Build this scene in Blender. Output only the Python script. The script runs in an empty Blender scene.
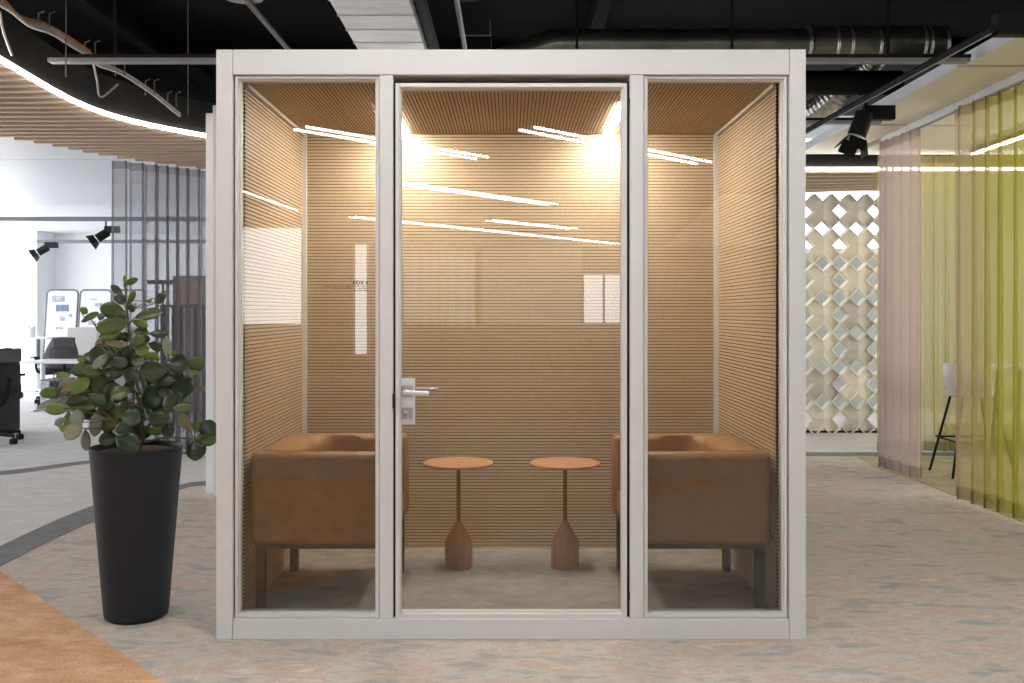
import bpy, math, random
from mathutils import Vector, Matrix
random.seed(7)
S = bpy.context.scene
COL = S.collection
F = 950.0; CX, CY = 510.4, 312.0; CZ = 1.277; CAMY = -3.7
def at(px, py, D): return Vector(((px-CX)*D/F, D+CAMY, CZ-(py-CY)*D/F))
def Y(D): return D+CAMY

# ------------------------------------------------------------------ materials
def mat(name, col, rough=.5, metal=0, var=.06, scale=12, stretch=(1,1,1), bump=0, spec=.5, trans=0):
    m = bpy.data.materials.new(name); m.use_nodes = True
    nt = m.node_tree; N = nt.nodes; L = nt.links; b = N['Principled BSDF']
    b.inputs['Roughness'].default_value = rough; b.inputs['Metallic'].default_value = metal
    b.inputs['Specular IOR Level'].default_value = spec
    tc = N.new('ShaderNodeTexCoord'); mp = N.new('ShaderNodeMapping'); nz = N.new('ShaderNodeTexNoise')
    mp.inputs['Scale'].default_value = stretch
    nz.inputs['Scale'].default_value = scale; nz.inputs['Detail'].default_value = 4
    L.new(tc.outputs['Object'], mp.inputs['Vector']); L.new(mp.outputs[0], nz.inputs['Vector'])
    rp = N.new('ShaderNodeValToRGB')
    rp.color_ramp.elements[0].position = .3; rp.color_ramp.elements[1].position = .7
    rp.color_ramp.elements[0].color = [max(0, c*(1-var)) for c in col]+[1]
    rp.color_ramp.elements[1].color = [min(1, c*(1+var)) for c in col]+[1]
    L.new(nz.outputs['Fac'], rp.inputs[0]); L.new(rp.outputs[0], b.inputs['Base Color'])
    if bump:
        bp = N.new('ShaderNodeBump'); bp.inputs['Strength'].default_value = bump; bp.inputs['Distance'].default_value = .004
        L.new(nz.outputs['Fac'], bp.inputs['Height']); L.new(bp.outputs[0], b.inputs['Normal'])
    return m
def emit(name, col, st):
    m = bpy.data.materials.new(name); m.use_nodes = True
    nt = m.node_tree; nt.nodes.clear()
    e = nt.nodes.new('ShaderNodeEmission'); o = nt.nodes.new('ShaderNodeOutputMaterial')
    e.inputs[0].default_value = (*col, 1); e.inputs[1].default_value = st
    nt.links.new(e.outputs[0], o.inputs[0]); return m
def ramp_mat(name, stops, scale, stretch, rough=.95, detail=8, dist=.6, fine=.12, bump=.5, fscale=160):
    """carpet: a mottled ramp of yarn colours plus a fine speckle"""
    m = bpy.data.materials.new(name); m.use_nodes = True
    nt = m.node_tree; N = nt.nodes; L = nt.links; b = N['Principled BSDF']
    b.inputs['Roughness'].default_value = rough; b.inputs['Specular IOR Level'].default_value = .1
    tc = N.new('ShaderNodeTexCoord'); mp = N.new('ShaderNodeMapping'); mp.inputs['Scale'].default_value = stretch
    nz = N.new('ShaderNodeTexNoise'); nz.inputs['Scale'].default_value = scale; nz.inputs['Detail'].default_value = detail
    nz.inputs['Roughness'].default_value = .68; nz.inputs['Distortion'].default_value = dist
    L.new(tc.outputs['Object'], mp.inputs['Vector']); L.new(mp.outputs[0], nz.inputs['Vector'])
    rp = N.new('ShaderNodeValToRGB'); cr = rp.color_ramp
    while len(cr.elements) < len(stops): cr.elements.new(.5)
    for e, (p, c) in zip(cr.elements, stops): e.position = p; e.color = (*c, 1)
    L.new(nz.outputs['Fac'], rp.inputs[0])
    n2 = N.new('ShaderNodeTexNoise'); n2.inputs['Scale'].default_value = fscale; n2.inputs['Detail'].default_value = 3
    L.new(mp.outputs[0], n2.inputs['Vector'])
    mr = N.new('ShaderNodeMapRange'); mr.inputs[1].default_value = .3; mr.inputs[2].default_value = .7
    mr.inputs[3].default_value = 1-fine; mr.inputs[4].default_value = 1+fine
    L.new(n2.outputs['Fac'], mr.inputs[0])
    mx = N.new('ShaderNodeVectorMath'); mx.operation = 'MULTIPLY'
    L.new(rp.outputs[0], mx.inputs[0]); L.new(mr.outputs[0], mx.inputs[1]); L.new(mx.outputs[0], b.inputs['Base Color'])
    bp = N.new('ShaderNodeBump'); bp.inputs['Strength'].default_value = bump; bp.inputs['Distance'].default_value = .004
    L.new(n2.outputs['Fac'], bp.inputs['Height']); L.new(bp.outputs[0], b.inputs['Normal'])
    return m
def glass_mat(name, ior=1.55, tint=(.97,.98,.97)):
    m = bpy.data.materials.new(name); m.use_nodes = True
    nt = m.node_tree; N = nt.nodes; L = nt.links; N.clear()
    o = N.new('ShaderNodeOutputMaterial'); mx = N.new('ShaderNodeMixShader')
    t = N.new('ShaderNodeBsdfTransparent'); g = N.new('ShaderNodeBsdfGlossy')
    t.inputs[0].default_value = (*tint, 1); g.inputs['Roughness'].default_value = 0
    fr = N.new('ShaderNodeFresnel'); ge = N.new('ShaderNodeNewGeometry'); mr = N.new('ShaderNodeMapRange')
    mr.inputs[3].default_value = ior; mr.inputs[4].default_value = 1/ior     # the same reflectance on both faces of the sheet
    L.new(ge.outputs['Backfacing'], mr.inputs[0]); L.new(mr.outputs[0], fr.inputs['IOR'])
    L.new(fr.outputs[0], mx.inputs[0]); L.new(t.outputs[0], mx.inputs[1]); L.new(g.outputs[0], mx.inputs[2])
    L.new(mx.outputs[0], o.inputs[0]); return m
def sheer(name, stops, axis, lo, hi, opac=.55, weave=0):
    """thin woven cloth: part open, part scattering; the dye runs along one axis"""
    m = bpy.data.materials.new(name); m.use_nodes = True
    nt = m.node_tree; N = nt.nodes; L = nt.links; N.clear()
    o = N.new('ShaderNodeOutputMaterial'); tc = N.new('ShaderNodeTexCoord'); sp = N.new('ShaderNodeSeparateXYZ')
    mr = N.new('ShaderNodeMapRange'); mr.inputs[1].default_value = lo; mr.inputs[2].default_value = hi
    L.new(tc.outputs['Object'], sp.inputs[0]); L.new(sp.outputs[axis], mr.inputs[0])
    rp = N.new('ShaderNodeValToRGB'); cr = rp.color_ramp
    while len(cr.elements) < len(stops): cr.elements.new(.5)
    for e, (p, c) in zip(cr.elements, stops): e.position = p; e.color = (*c, 1)
    L.new(mr.outputs[0], rp.inputs[0])
    d = N.new('ShaderNodeBsdfDiffuse'); tr = N.new('ShaderNodeBsdfTranslucent'); t = N.new('ShaderNodeBsdfTransparent')
    m1 = N.new('ShaderNodeMixShader'); m1.inputs[0].default_value = .5
    m2 = N.new('ShaderNodeMixShader'); m2.inputs[0].default_value = opac
    for x in (d, tr): L.new(rp.outputs[0], x.inputs[0])
    if weave:
        w = N.new('ShaderNodeTexVoronoi'); w.inputs['Scale'].default_value = weave
        m3 = N.new('ShaderNodeMapRange'); m3.inputs[1].default_value = .1; m3.inputs[2].default_value = .6
        m3.inputs[3].default_value = opac*.5; m3.inputs[4].default_value = min(1, opac*1.5)
        L.new(tc.outputs['Object'], w.inputs['Vector']); L.new(w.outputs['Distance'], m3.inputs[0]); L.new(m3.outputs[0], m2.inputs[0])
    L.new(d.outputs[0], m1.inputs[1]); L.new(tr.outputs[0], m1.inputs[2])
    L.new(t.outputs[0], m2.inputs[1]); L.new(m1.outputs[0], m2.inputs[2]); L.new(m2.outputs[0], o.inputs[0]); return m

M = dict(
 white=mat('painted_aluminium', (.83,.825,.82), .45, var=.01),
 partwhite=mat('bright_white_laminate', (.92,.92,.93), .5, var=.01), trimwhite=mat('pale_trim', (.80,.77,.72), .5, var=.01),
 rubber=mat('black_gasket', (.02,.02,.02), .7),
 woodx=mat('oak_slats_across', (.69,.515,.335), .5, var=.09, scale=3, stretch=(.6,8,60)),
 woody=mat('oak_slats_deep', (.68,.505,.325), .5, var=.09, scale=3, stretch=(60,.6,60)),
 felt=mat('dark_felt_backing', (.17,.11,.065), .95),
 leather=mat('tan_leather', (.36,.18,.072), .5, var=.10, scale=14, bump=.15),
 darksteel=mat('dark_steel', (.045,.045,.05), .45, .3),
 tabletop=mat('terracotta_lacquer', (.60,.30,.15), .45, var=.04),
 tablewood=mat('stained_oak_base', (.34,.165,.08), .55, var=.18, scale=5, stretch=(14,14,1)),
 bronze=mat('bronze_tube', (.20,.12,.08), .4, .5),
 chrome=mat('brushed_steel', (.74,.74,.76), .4, .35, var=.02),
 greymetal=mat('satin_nickel', (.42,.42,.43), .4, .6),
 red=mat('red_marker', (.6,.06,.05), .5),
 black=mat('matt_black', (.010,.010,.011), .6, spec=.2),
 blackceil=mat('black_paint', (.006,.006,.0062), .9, spec=.08, var=.2, scale=1.5),
 pot=mat('anthracite_resin', (.024,.027,.032), .6, var=.05, spec=.25),
 soil=mat('potting_soil', (.10,.05,.028), .95, var=.5, scale=60, bump=1),
 bark=mat('grey_green_bark', (.12,.10,.06), .8, var=.3, scale=40),
 leafd=mat('dark_green_leaf', (.030,.050,.020), .32, var=.35, scale=18, spec=.6),
 leafm=mat('mid_green_leaf', (.075,.11,.022), .35, var=.3, scale=18, spec=.6),
 leafl=mat('bright_green_leaf', (.14,.21,.03), .4, var=.25, scale=18, spec=.6),
 leafp=mat('pale_leaf_underside', (.24,.26,.20), .5, var=.2, scale=18),
 leafb=mat('dry_beige_leaf', (.25,.22,.13), .5, var=.2, scale=18),
 duct=mat('galvanised_sheet', (.80,.82,.85), .38, .55, var=.12, scale=3, stretch=(1,6,1)),
 duct2=mat('dull_spiral_duct', (.22,.22,.19), .35, .9, var=.25, scale=5),
 foil=mat('crumpled_foil', (.62,.60,.58), .3, .9, var=.3, scale=30, bump=1),
 greybar=mat('grey_enamel', (.26,.26,.28), .5),
 fascia=mat('charcoal_fascia', (.020,.019,.019), .8, spec=.15, var=.3, scale=3),
 canopy=mat('pale_beech_slats', (.62,.49,.37), .6, var=.08, scale=4, stretch=(.5,10,10)),
 clipm=mat('dull_clip', (.12,.12,.12), .5), cabler=mat('orange_cable', (.55,.17,.04), .5), cableg=mat('grey_cable', (.40,.37,.33), .5),
 ceilwhite=mat('white_ceiling_panels', (.74,.77,.83), .5, var=.02, scale=1),
 wallwhite=mat('white_plaster', (.82,.84,.86), .8, var=.015, scale=2),
 cream=mat('cream_panel', (.76,.70,.60), .5, var=.03, scale=1),
 edge=mat('pale_panel_edge', (.74,.76,.82), .5),
 blockc=mat('cream_block', (.92,.87,.78), .7, var=.04), blockg=mat('grey_block', (.72,.68,.64), .7, var=.04),
 graywall=mat('grey_glazed_wall', (.42,.44,.43), .4, var=.05),
 stoolw=mat('pale_shell', (.72,.73,.70), .5), tablewhite=mat('white_laminate', (.80,.81,.83), .4),
 mesh=mat('charcoal_office_fabric', (.03,.03,.033), .8), greyfab=mat('grey_chair_fabric', (.13,.12,.125), .9),
 boardw=mat('white_board', (.86,.87,.90), .4, var=.03, scale=10), boardframe=mat('grey_board_frame', (.16,.17,.19), .4),
 paperblue=mat('blue_print', (.20,.28,.38), .7, var=.4, scale=12), papergrey=mat('grey_print', (.45,.48,.54), .7, var=.5, scale=25),
 cabinet=mat('warm_grey_cabinet', (.60,.59,.58), .6, var=.02), bluegrey=mat('blue_grey_pedestal', (.20,.22,.26), .5),
 canvas=ramp_mat('mottled_print', [(.3,(.12,.13,.10)),(.45,(.35,.32,.28)),(.55,(.45,.2,.15)),(.7,(.5,.48,.42))], 14, (1,1,1)),
 brownwall=mat('brown_wall', (.42,.35,.29), .8, var=.05), cup=mat('white_cup', (.8,.8,.8), .4),
 pane=glass_mat('booth_glass', 1.72, (.83,.83,.82)), print=mat('black_lettering', (.02,.02,.02), .7),
 carpet=ramp_mat('beige_orange_carpet', [(.30,(.38,.37,.36)),(.42,(.50,.46,.42)),(.50,(.65,.59,.52)),(.57,(.60,.46,.38)),(.68,(.74,.68,.60))], 3.6, (1.0,2.2,1), fine=.26, dist=.3),
 carpetg=ramp_mat('light_grey_carpet', [(.3,(.60,.58,.565)),(.5,(.69,.67,.65)),(.7,(.77,.745,.725))], 4, (1,2.0,1), fine=.18),
 carpetd=ramp_mat('dark_grey_carpet', [(.3,(.20,.20,.21)),(.7,(.28,.28,.29))], 5, (1,2,1), fine=.14),
 carpeto=ramp_mat('orange_carpet', [(.30,(.55,.30,.16)),(.48,(.70,.41,.235)),(.58,(.78,.50,.30)),(.72,(.82,.60,.42))], 4.2, (1.0,1.8,1), fine=.22, dist=.3),
 carpetb=ramp_mat('booth_grey_carpet', [(.3,(.25,.235,.215)),(.5,(.36,.335,.30)),(.7,(.45,.42,.38))], 7, (1,1.6,1), fine=.18),
 carpety=ramp_mat('olive_carpet', [(.3,(.28,.25,.15)),(.5,(.45,.40,.25)),(.7,(.55,.50,.34))], 4, (1,2,1)),
 led=emit('led_line', (1,.93,.84), 20.0), ledb=emit('booth_led', (1,.95,.86), 215.0), lamp=emit('lamp_line', (1,.975,.95), 20.0),
 lampin=emit('enclosure_lamp', (1,.97,.9), 13.0),
 day=emit('daylight_glass', (.95,.98,1), 2.2), dayl=emit('daylight_glass_office', (.97,.985,1), 9.0), dayr=emit('daylight_glass_rear', (.94,.97,1), 5.0),
 dim=emit('frosted_glazing', (1,.93,.85), .8), dayg=emit('garden_daylight', (1,1,.94), 4.0),
)
M['pinkcloth'] = sheer('pink_sheer', [(0,(.70,.56,.48)),(.3,(.69,.56,.55)),(.7,(.64,.52,.54)),(1,(.56,.45,.48))], 1, Y(7.0), Y(7.75), .62)
M['yellowcloth'] = sheer('olive_sheer', [(0,(.42,.40,.045)),(.45,(.50,.45,.10)),(.75,(.53,.43,.23)),(1,(.52,.385,.29))], 1, Y(5.5), Y(6.5), .55)
M['backcloth'] = sheer('yellow_green_sheer', [(0,(.62,.54,.31)),(.3,(.63,.57,.25)),(.6,(.50,.51,.16)),(1,(.46,.47,.11))], 0, 3.3, 5.0, .74)
M['greycloth'] = sheer('grey_net', [(0,(.25,.25,.28)),(1,(.27,.26,.28))], 0, -4, 0, .56)
M['rearyellow'] = sheer('yellow_net', [(0,(.75,.35,.28)),(.4,(.80,.62,.15)),(1,(.72,.68,.25))], 0, -2.4, -.6, .55)

# ------------------------------------------------------------------ mesh helpers
class MB:
    def __init__(s): s.v = []; s.f = []; s.m = []
    def add(s, vs, fs, mi=0):
        o = len(s.v); s.v += [tuple(p) for p in vs]; s.f += [tuple(i+o for i in f) for f in fs]; s.m += [mi]*len(fs); return s
    def box(s, x0, x1, y0, y1, z0, z1, mi=0):
        vs = [(x,y,z) for x in (x0,x1) for y in (y0,y1) for z in (z0,z1)]
        return s.add(vs, [(0,1,3,2),(4,6,7,5),(0,4,5,1),(2,3,7,6),(0,2,6,4),(1,5,7,3)], mi)
    def obox(s, c, u, v, w, hu, hv, hw, mi=0):
        c, u, v, w = (Vector(t) for t in (c,u,v,w)); u.normalize(); v.normalize(); w.normalize()
        vs = [c+u*hu*a+v*hv*b+w*hw*d for a in (-1,1) for b in (-1,1) for d in (-1,1)]
        return s.add(vs, [(0,1,3,2),(4,6,7,5),(0,4,5,1),(2,3,7,6),(0,2,6,4),(1,5,7,3)], mi)
    def tube(s, pts, r, n=8, mi=0, closed=False, squash=1):
        pts = [Vector(p) for p in pts]; k = len(pts); rs = r if isinstance(r, (list, tuple)) else [r]*k
        vs = []; prev = None
        for i, p in enumerate(pts):
            if closed: t = pts[(i+1) % k]-pts[i-1]
            else: t = pts[min(i+1, k-1)]-pts[max(i-1, 0)]
            t.normalize()
            if prev is None:
                a = Vector((0,0,1)) if abs(t.z) < .9 else Vector((1,0,0)); a = (a-t*a.dot(t)).normalized()
            else:
                a = prev-t*prev.dot(t); a.normalize()
            prev = a; b = t.cross(a)
            for j in range(n):
                th = 2*math.pi*j/n; vs.append(p+(a*math.cos(th)+b*math.sin(th)*squash)*rs[i])
        fs = []
        for i in range(k if closed else k-1):
            for j in range(n):
                q = (i+1) % k
                fs.append((i*n+j, i*n+(j+1) % n, q*n+(j+1) % n, q*n+j))
        if not closed: fs += [tuple(range(n))[::-1], tuple(range((k-1)*n, k*n))]
        return s.add(vs, fs, mi)
    def lathe(s, prof, c=(0,0,0), n=32, mi=0):
        vs = []; fs = []; k = len(prof)
        for r, z in prof:
            for j in range(n):
                th = 2*math.pi*j/n; vs.append((c[0]+r*math.cos(th), c[1]+r*math.sin(th), c[2]+z))
        for i in range(k-1):
            for j in range(n): fs.append((i*n+j, i*n+(j+1) % n, (i+1)*n+(j+1) % n, (i+1)*n+j))
        fs += [tuple(range(n))[::-1], tuple(range((k-1)*n, k*n))]
        return s.add(vs, fs, mi)
    def prism(s, poly, z0, z1, mi=0):
        n = len(poly); vs = [(x,y,z0) for x,y in poly]+[(x,y,z1) for x,y in poly]
        return s.add(vs, [tuple(range(n))[::-1], tuple(range(n,2*n))]+[(i,(i+1)%n,n+(i+1)%n,n+i) for i in range(n)], mi)
    def build(s, name, mats, parent=None, loc=(0,0,0), smooth=None, bevel=0, solid=0, sub=0):
        me = bpy.data.meshes.new(name); me.from_pydata(s.v, [], s.f)
        for m in (mats if isinstance(mats, (list, tuple)) else [mats]): me.materials.append(m)
        me.polygons.foreach_set('material_index', s.m); me.update()
        import bmesh
        bm = bmesh.new(); bm.from_mesh(me)
        if not solid: bmesh.ops.recalc_face_normals(bm, faces=bm.faces)
        bm.to_mesh(me); bm.free()
        if smooth is not None:
            me.shade_smooth(); me.set_sharp_from_angle(angle=math.radians(smooth))
        o = bpy.data.objects.new(name, me); COL.objects.link(o); o.location = loc
        if parent: o.parent = parent
        if bevel:
            b = o.modifiers.new('b', 'BEVEL'); b.width = bevel; b.segments = 2; b.limit_method = 'ANGLE'
        if sub:
            b = o.modifiers.new('s', 'SUBSURF'); b.levels = b.render_levels = sub
        if solid:
            b = o.modifiers.new('t', 'SOLIDIFY'); b.thickness = solid
        return o
def tag(o, label=None, cat=None, group=None, kind=None):
    if label: o['label'] = label
    if cat: o['category'] = cat
    if group: o['group'] = group
    if kind: o['kind'] = kind
    return o
def thing(name, label, cat, loc=(0,0,0), rz=0, group=None):
    o = bpy.data.objects.new(name, None); COL.objects.link(o); o.location = loc; o.rotation_euler = (0,0,rz)
    return tag(o, label, cat, group)
def dup(o, loc=None, rz=None, label=None, parent=None, swap=None):
    c = o.copy(); COL.objects.link(c); c.parent = parent
    if loc is not None: c.location = loc
    if rz is not None: c.rotation_euler = (0,0,rz)
    if label: c['label'] = label
    for ch in list(o.children): dup(ch, parent=c)
    return c
def struct(name, mb, m, **k): return tag(mb.build(name, m, **k), kind='structure')
def spline(P, n=8):
    P = [Vector(p) for p in P]; out = []
    for i in range(len(P)-1):
        a, b, c, d = P[max(i-1,0)], P[i], P[i+1], P[min(i+2,len(P)-1)]
        for k in range(n):
            t = k/n
            out.append(.5*((2*b)+(-a+c)*t+(2*a-5*b+4*c-d)*t*t+(-a+3*b-3*c+d)*t**3))
    out.append(P[-1]); return out

# ------------------------------------------------------------------ floor, ceiling, walls
def G(px, py):
    D = CZ*F/(py-CY); return ((px-CX)*D/F, Y(D))
struct('floor', MB().box(-14, 9, -17, 15.5, -.1, 0), M['carpet'])
edgeA = spline([(-2.30,Y(2.6),0),(-2.48,Y(3.8),0),(*G(0,566.5),0),(*G(97,519.6),0),(*G(180,490),0),(*G(212,484.5),0),(-1.3,Y(7.65),0),(0,Y(8.2),0),(1.4,Y(8.4),0),(2.7,Y(8.42),0),(5.5,Y(8.42),0)], 8)
edgeA2 = spline([(-2.60,Y(2.6),0),(-2.72,Y(3.9),0),(*G(0,546.5),0),(*G(96,505),0),(*G(180,485.0),0),(*G(212,480.5),0),(-1.3,Y(7.8),0),(0,Y(8.4),0),(1.4,Y(8.62),0),(2.7,Y(8.63),0),(5.5,Y(8.63),0)], 8)
def strip(mb, a, b, z0, z1):
    n = len(a); vs = [(p.x,p.y,z) for p in a for z in (z0,z1)]+[(p.x,p.y,z) for p in b for z in (z0,z1)]
    fs = []
    for i in range(n-1):
        A, B = 2*i, 2*n+2*i
        fs += [(A+1,A+3,B+3,B+1),(A,A+1,A+3,A+2),(B,B+1,B+3,B+2),(A,A+2,B+2,B)]
    fs += [(0,1,2*n+1,2*n),(2*n-2,2*n-1,4*n-1,4*n-2)]
    return mb.add(vs, fs)
mb = MB(); far = [Vector((p.x-12*max(0,(1-i/40)) , 15.5 if i > 8 else p.y+ (15.5-p.y)*i/8, 0)) for i, p in enumerate(edgeA2)]
far[0] = Vector((-14, edgeA2[0].y, 0))
strip(mb, edgeA2, far, -.02, .002); struct('floor_grey', mb, M['carpetg'])
mb = MB(); strip(mb, edgeA, edgeA2, -.02, .003); struct('floor_band', mb, M['carpetd'])
b1 = spline([(*G(-120,481),0),(*G(0,475.5),0),(*G(92,463.5),0),(*G(205,452.5),0)], 6); b2 = spline([(*G(-120,478),0),(*G(0,471.5),0),(*G(92,460.4),0),(*G(205,450.5),0)], 6)
mb = MB(); strip(mb, b1, b2, -.02, .004); struct('floor_stripe', mb, M['carpetd'])
o1, o2 = Vector(G(13,580)), Vector(G(166,683)); dv = (o2-o1)
P1 = o1-dv*.35; P2 = o2+dv*2.5
struct('floor_orange', MB().prism([tuple(P1), (P1.x-6,P1.y-.2), (P1.x-6,P2.y), tuple(P2)], -.02, .0025), M['carpeto'])
struct('floor_olive', MB().prism([G(924,484), (3.12,Y(5.6)), (3.3,Y(4.5)), (6.9,Y(4.5)), (6.9,Y(8.4)), (3.05,Y(8.38)), (3.0,Y(7.7))], -.02, .0035), M['carpety'])

struct('ceiling', MB().box(-6, 9, -17, Y(11), 3.55, 3.65), M['blackceil'])
# black soffit ribs under the dark slab
for i, (x0,x1,y0,y1) in enumerate([(-3.0,-2.9,-3,6),(-6,6,Y(6.3),Y(6.42)),(.6,.7,-3,6),(-6,6,Y(8.0),Y(8.15))]):
    struct('trim_%d' % (i+1), MB().box(x0,x1,y0,y1,3.40,3.55), M['blackceil'])
# white panelled ceiling of the office beyond
H = 2.80
mb = MB()
ys = [Y(8.05),Y(9.5),Y(11.3),Y(13.4),Y(16),Y(19.2)]
for a, b in zip(ys, ys[1:]): mb.box(-14, -1.0, a+.012, b-.012, H, H+.05)
mb.box(-14, -1.0, ys[0], ys[-1], H+.05, H+.06)
struct('ceiling_white', mb, M['ceilwhite'])
# walls
D_W = 18.5
struct('wall_back', MB().box(-9.2, -.5, Y(D_W), Y(D_W)+.2, 0, 3.6), M['wallwhite'])
struct('wall_pier', MB().box(at(23,0,17.8).x, at(37,0,17.8).x, Y(17.8), Y(D_W)+.1, 0, H), M['wallwhite'])
def window(n, x0, x1, y, z0, z1, m, nx=2, nz=2, axis='x', frame='white', inward=-1):
    g = MB(); f = MB(); t = .05
    def bx(mb, a, b, c, d, e, h):
        if axis == 'x': mb.box(a,b,c,d,e,h)
        else: mb.box(c,d,a,b,e,h)
    bx(g, x0, x1, y, y+.02, z0, z1)
    ya, yb = sorted((y+.03*inward-.03, y+.03*inward+.03))
    for k in range(nx+1): x = x0+(x1-x0)*k/nx; bx(f, x-t/2, x+t/2, ya, yb, z0, z1)
    for k in range(nz+1): z = z0+(z1-z0)*k/nz; bx(f, x0, x1, ya, yb, z-t/2, z+t/2)
    w = struct('window_%d' % n, g, m); f.build('window_frame', M[frame], w); return w
window(1, -12.5, at(23,0,17.8).x-.05, Y(18.2), .05, H-.1, M['dayl'], 3, 1)
window(2, Y(2.5), Y(18), -12.2, .7, H-.1, M['dayl'], 8, 1, axis='y', inward=1)
# right back: frosted grey glazing below, daylight above
struct('wall_back_right', MB().box(-.5, 7.2, Y(12.6), Y(12.8), 0, 2.07), M['graywall'])
window(3, -.5, 4.95, Y(12.65), 2.1, 3.6, M['dayr'], 5, 1)
struct('wall_back_pier', MB().box(4.98, 7.2, Y(12.6), Y(12.8), 2.07, 3.6), M['graywall'])
window(4, Y(3.0), Y(12.4), 7.2, .45, 2.6, M['dayg'], 6, 2, axis='y', inward=-1)
struct('wall_right', MB().box(7.25, 7.4, -17, Y(12.8), 0, 3.6), M['wallwhite'])
struct('wall_right_sill', MB().box(3.9, 7.1, Y(8.65), Y(8.72), 0.0, .26), M['wallwhite'])
# the rear of the hall, seen only mirrored in the glass
struct('wall_rear', MB().box(-14, 7.4, -16.9, -16.7, 0, 3.6), M['brownwall'])
window(5, -9.5, -4.45, -16.6, 1.0, 3.1, M['dayr'], 3, 1, inward=1)
window(6, -3.35, -3.05, -16.6, .35, 2.75, M['dayr'], 1, 1, inward=1)
window(7, -2.3, -.75, -16.6, 1.02, 2.62, M['day'], 2, 1, inward=1)
window(9, -.7, 1.5, -16.6, 1.02, 2.62, M['dim'], 2, 1, inward=1)
window(8, 1.55, 2.45, -16.6, 1.02, 2.1, M['dayr'], 2, 1, inward=1)

# ------------------------------------------------------------------ the booth
BX0, BX1, BH = (216-CX)/256.75, (806-CX)/256.75, 2.3
fx = lambda px: (px-CX)/256.75
fz = lambda py: CZ-(py-CY)/256.75
IX = 1.062; IY1 = 1.17; IZ0, IZ1 = .068, 2.19
booth = thing('meeting_booth', 'white framed glass meeting booth lined with oak slats in the middle of the hall', 'booth')
def part(mb, name, m, par=booth, **k): return mb.build(name, m, par, **k)
BACK = 1.28
for x0, x1 in ((BX0, fx(232.3)), (fx(789.7), BX1)): part(MB().box(x0,x1,0,.10,0,BH), 'corner_post', M['white'], bevel=.003)
part(MB().box(fx(232.8), fx(789.2), 0, .10, fz(74.5), BH), 'header', M['white'], bevel=.003)
part(MB().box(fx(232.8), fx(789.2), 0, .10, 0, fz(619)), 'sill_rail', M['white'], bevel=.003)
for x0, x1 in ((fx(379.3), fx(392.8)), (fx(630.2), fx(643.8))): part(MB().box(x0,x1,.004,.10,fz(619),fz(74.5)), 'mullion', M['white'], bevel=.003)
def ring(x0, x1, z0, z1, w, y0, y1, wb=None):
    wb = wb or w
    return MB().box(x0,x0+w,y0,y1,z0,z1).box(x1-w,x1,y0,y1,z0,z1).box(x0+w,x1-w,y0,y1,z1-w,z1).box(x0+w,x1-w,y0,y1,z0,z0+wb)
for x0, x1 in ((fx(234), fx(378.6)), (fx(644.6), fx(788.2))):
    f = part(ring(x0, x1, fz(618.6), fz(75), .012, .014, .09), 'pane_frame', M['white'], bevel=.002)
    ring(x0+.012, x1-.012, fz(618.6)+.012, fz(75)-.012, .005, .030, .062).build('glazing_bead', M['trimwhite'], f)
    part(MB().box(x0+.012, x1-.012, .042, .052, fz(618.6)+.012, fz(75)-.012), 'glass_pane', M['pane'])
door = part(ring(fx(395.2), fx(627.3), fz(619.8), fz(82.6), .017, .006, .060, .022), 'door', M['white'], bevel=.003)
ring(fx(395.2)+.017, fx(627.3)-.017, fz(619.8)+.022, fz(82.6)-.017, .004, .02, .055).build('glazing_bead', M['trimwhite'], door)
MB().box(fx(395.2)+.01, fx(627.3)-.01, .040, .050, fz(619.8)+.01, fz(82.6)-.01).build('door_glass', M['pane'], door)
part(ring(fx(392.8), fx(630.2), fz(620.5), fz(79.5), .007, .03, .095), 'gasket', M['rubber'])
tag(MB().box(fx(400), fx(414.2), .030, .040, fz(425.5), fz(379)).build('lock_plate', M['tablewhite'], door, bevel=.001), 'white lock plate')
MB().box(fx(400), fx(411.8), .022, .030, fz(397.4), fz(386.2)).build('handle_rose', M['greymetal'], door, bevel=.002)
hz = fz(392)
tag(MB().tube([(fx(405),.028,hz),(fx(405),-.018,hz),(fx(407),-.028,hz),(fx(411),-.030,hz),(fx(429.5),-.030,fz(393))], .0095, 12).build('lever_handle', M['chrome'], door, smooth=40), 'chrome lever handle')
MB().tube([(fx(405),.05,hz),(fx(405),.10,hz),(fx(410),.11,hz),(fx(436),.11,hz)], .0095, 12).build('inner_lever', M['chrome'], door, smooth=40)
MB().box(fx(400), fx(411.6), .022, .030, fz(419.5), fz(408.5)).build('lock_rose', M['greymetal'], door, bevel=.002)
MB().tube([(fx(405.2),.023,fz(412.5)),(fx(405.2),.017,fz(412.5))], .006, 16).build('lock_cylinder', M['chrome'], door, smooth=40)
MB().box(fx(404.3), fx(405.6), .0195, .022, fz(417), fz(414)).build('occupied_marker', M['red'], door)
part(MB().box(fx(392.4), fx(394.9), .0, .01, fz(408), fz(394)), 'strike_plate', M['rubber'])
part(MB().tube([(fx(629.6),.012,fz(105)),(fx(629.6),.012,fz(98))], .006, 10), 'hinge', M['darksteel'])
part(MB().tube([(fx(629.6),.012,fz(600)),(fx(629.6),.012,fz(593))], .006, 10), 'hinge', M['darksteel'])
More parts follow.
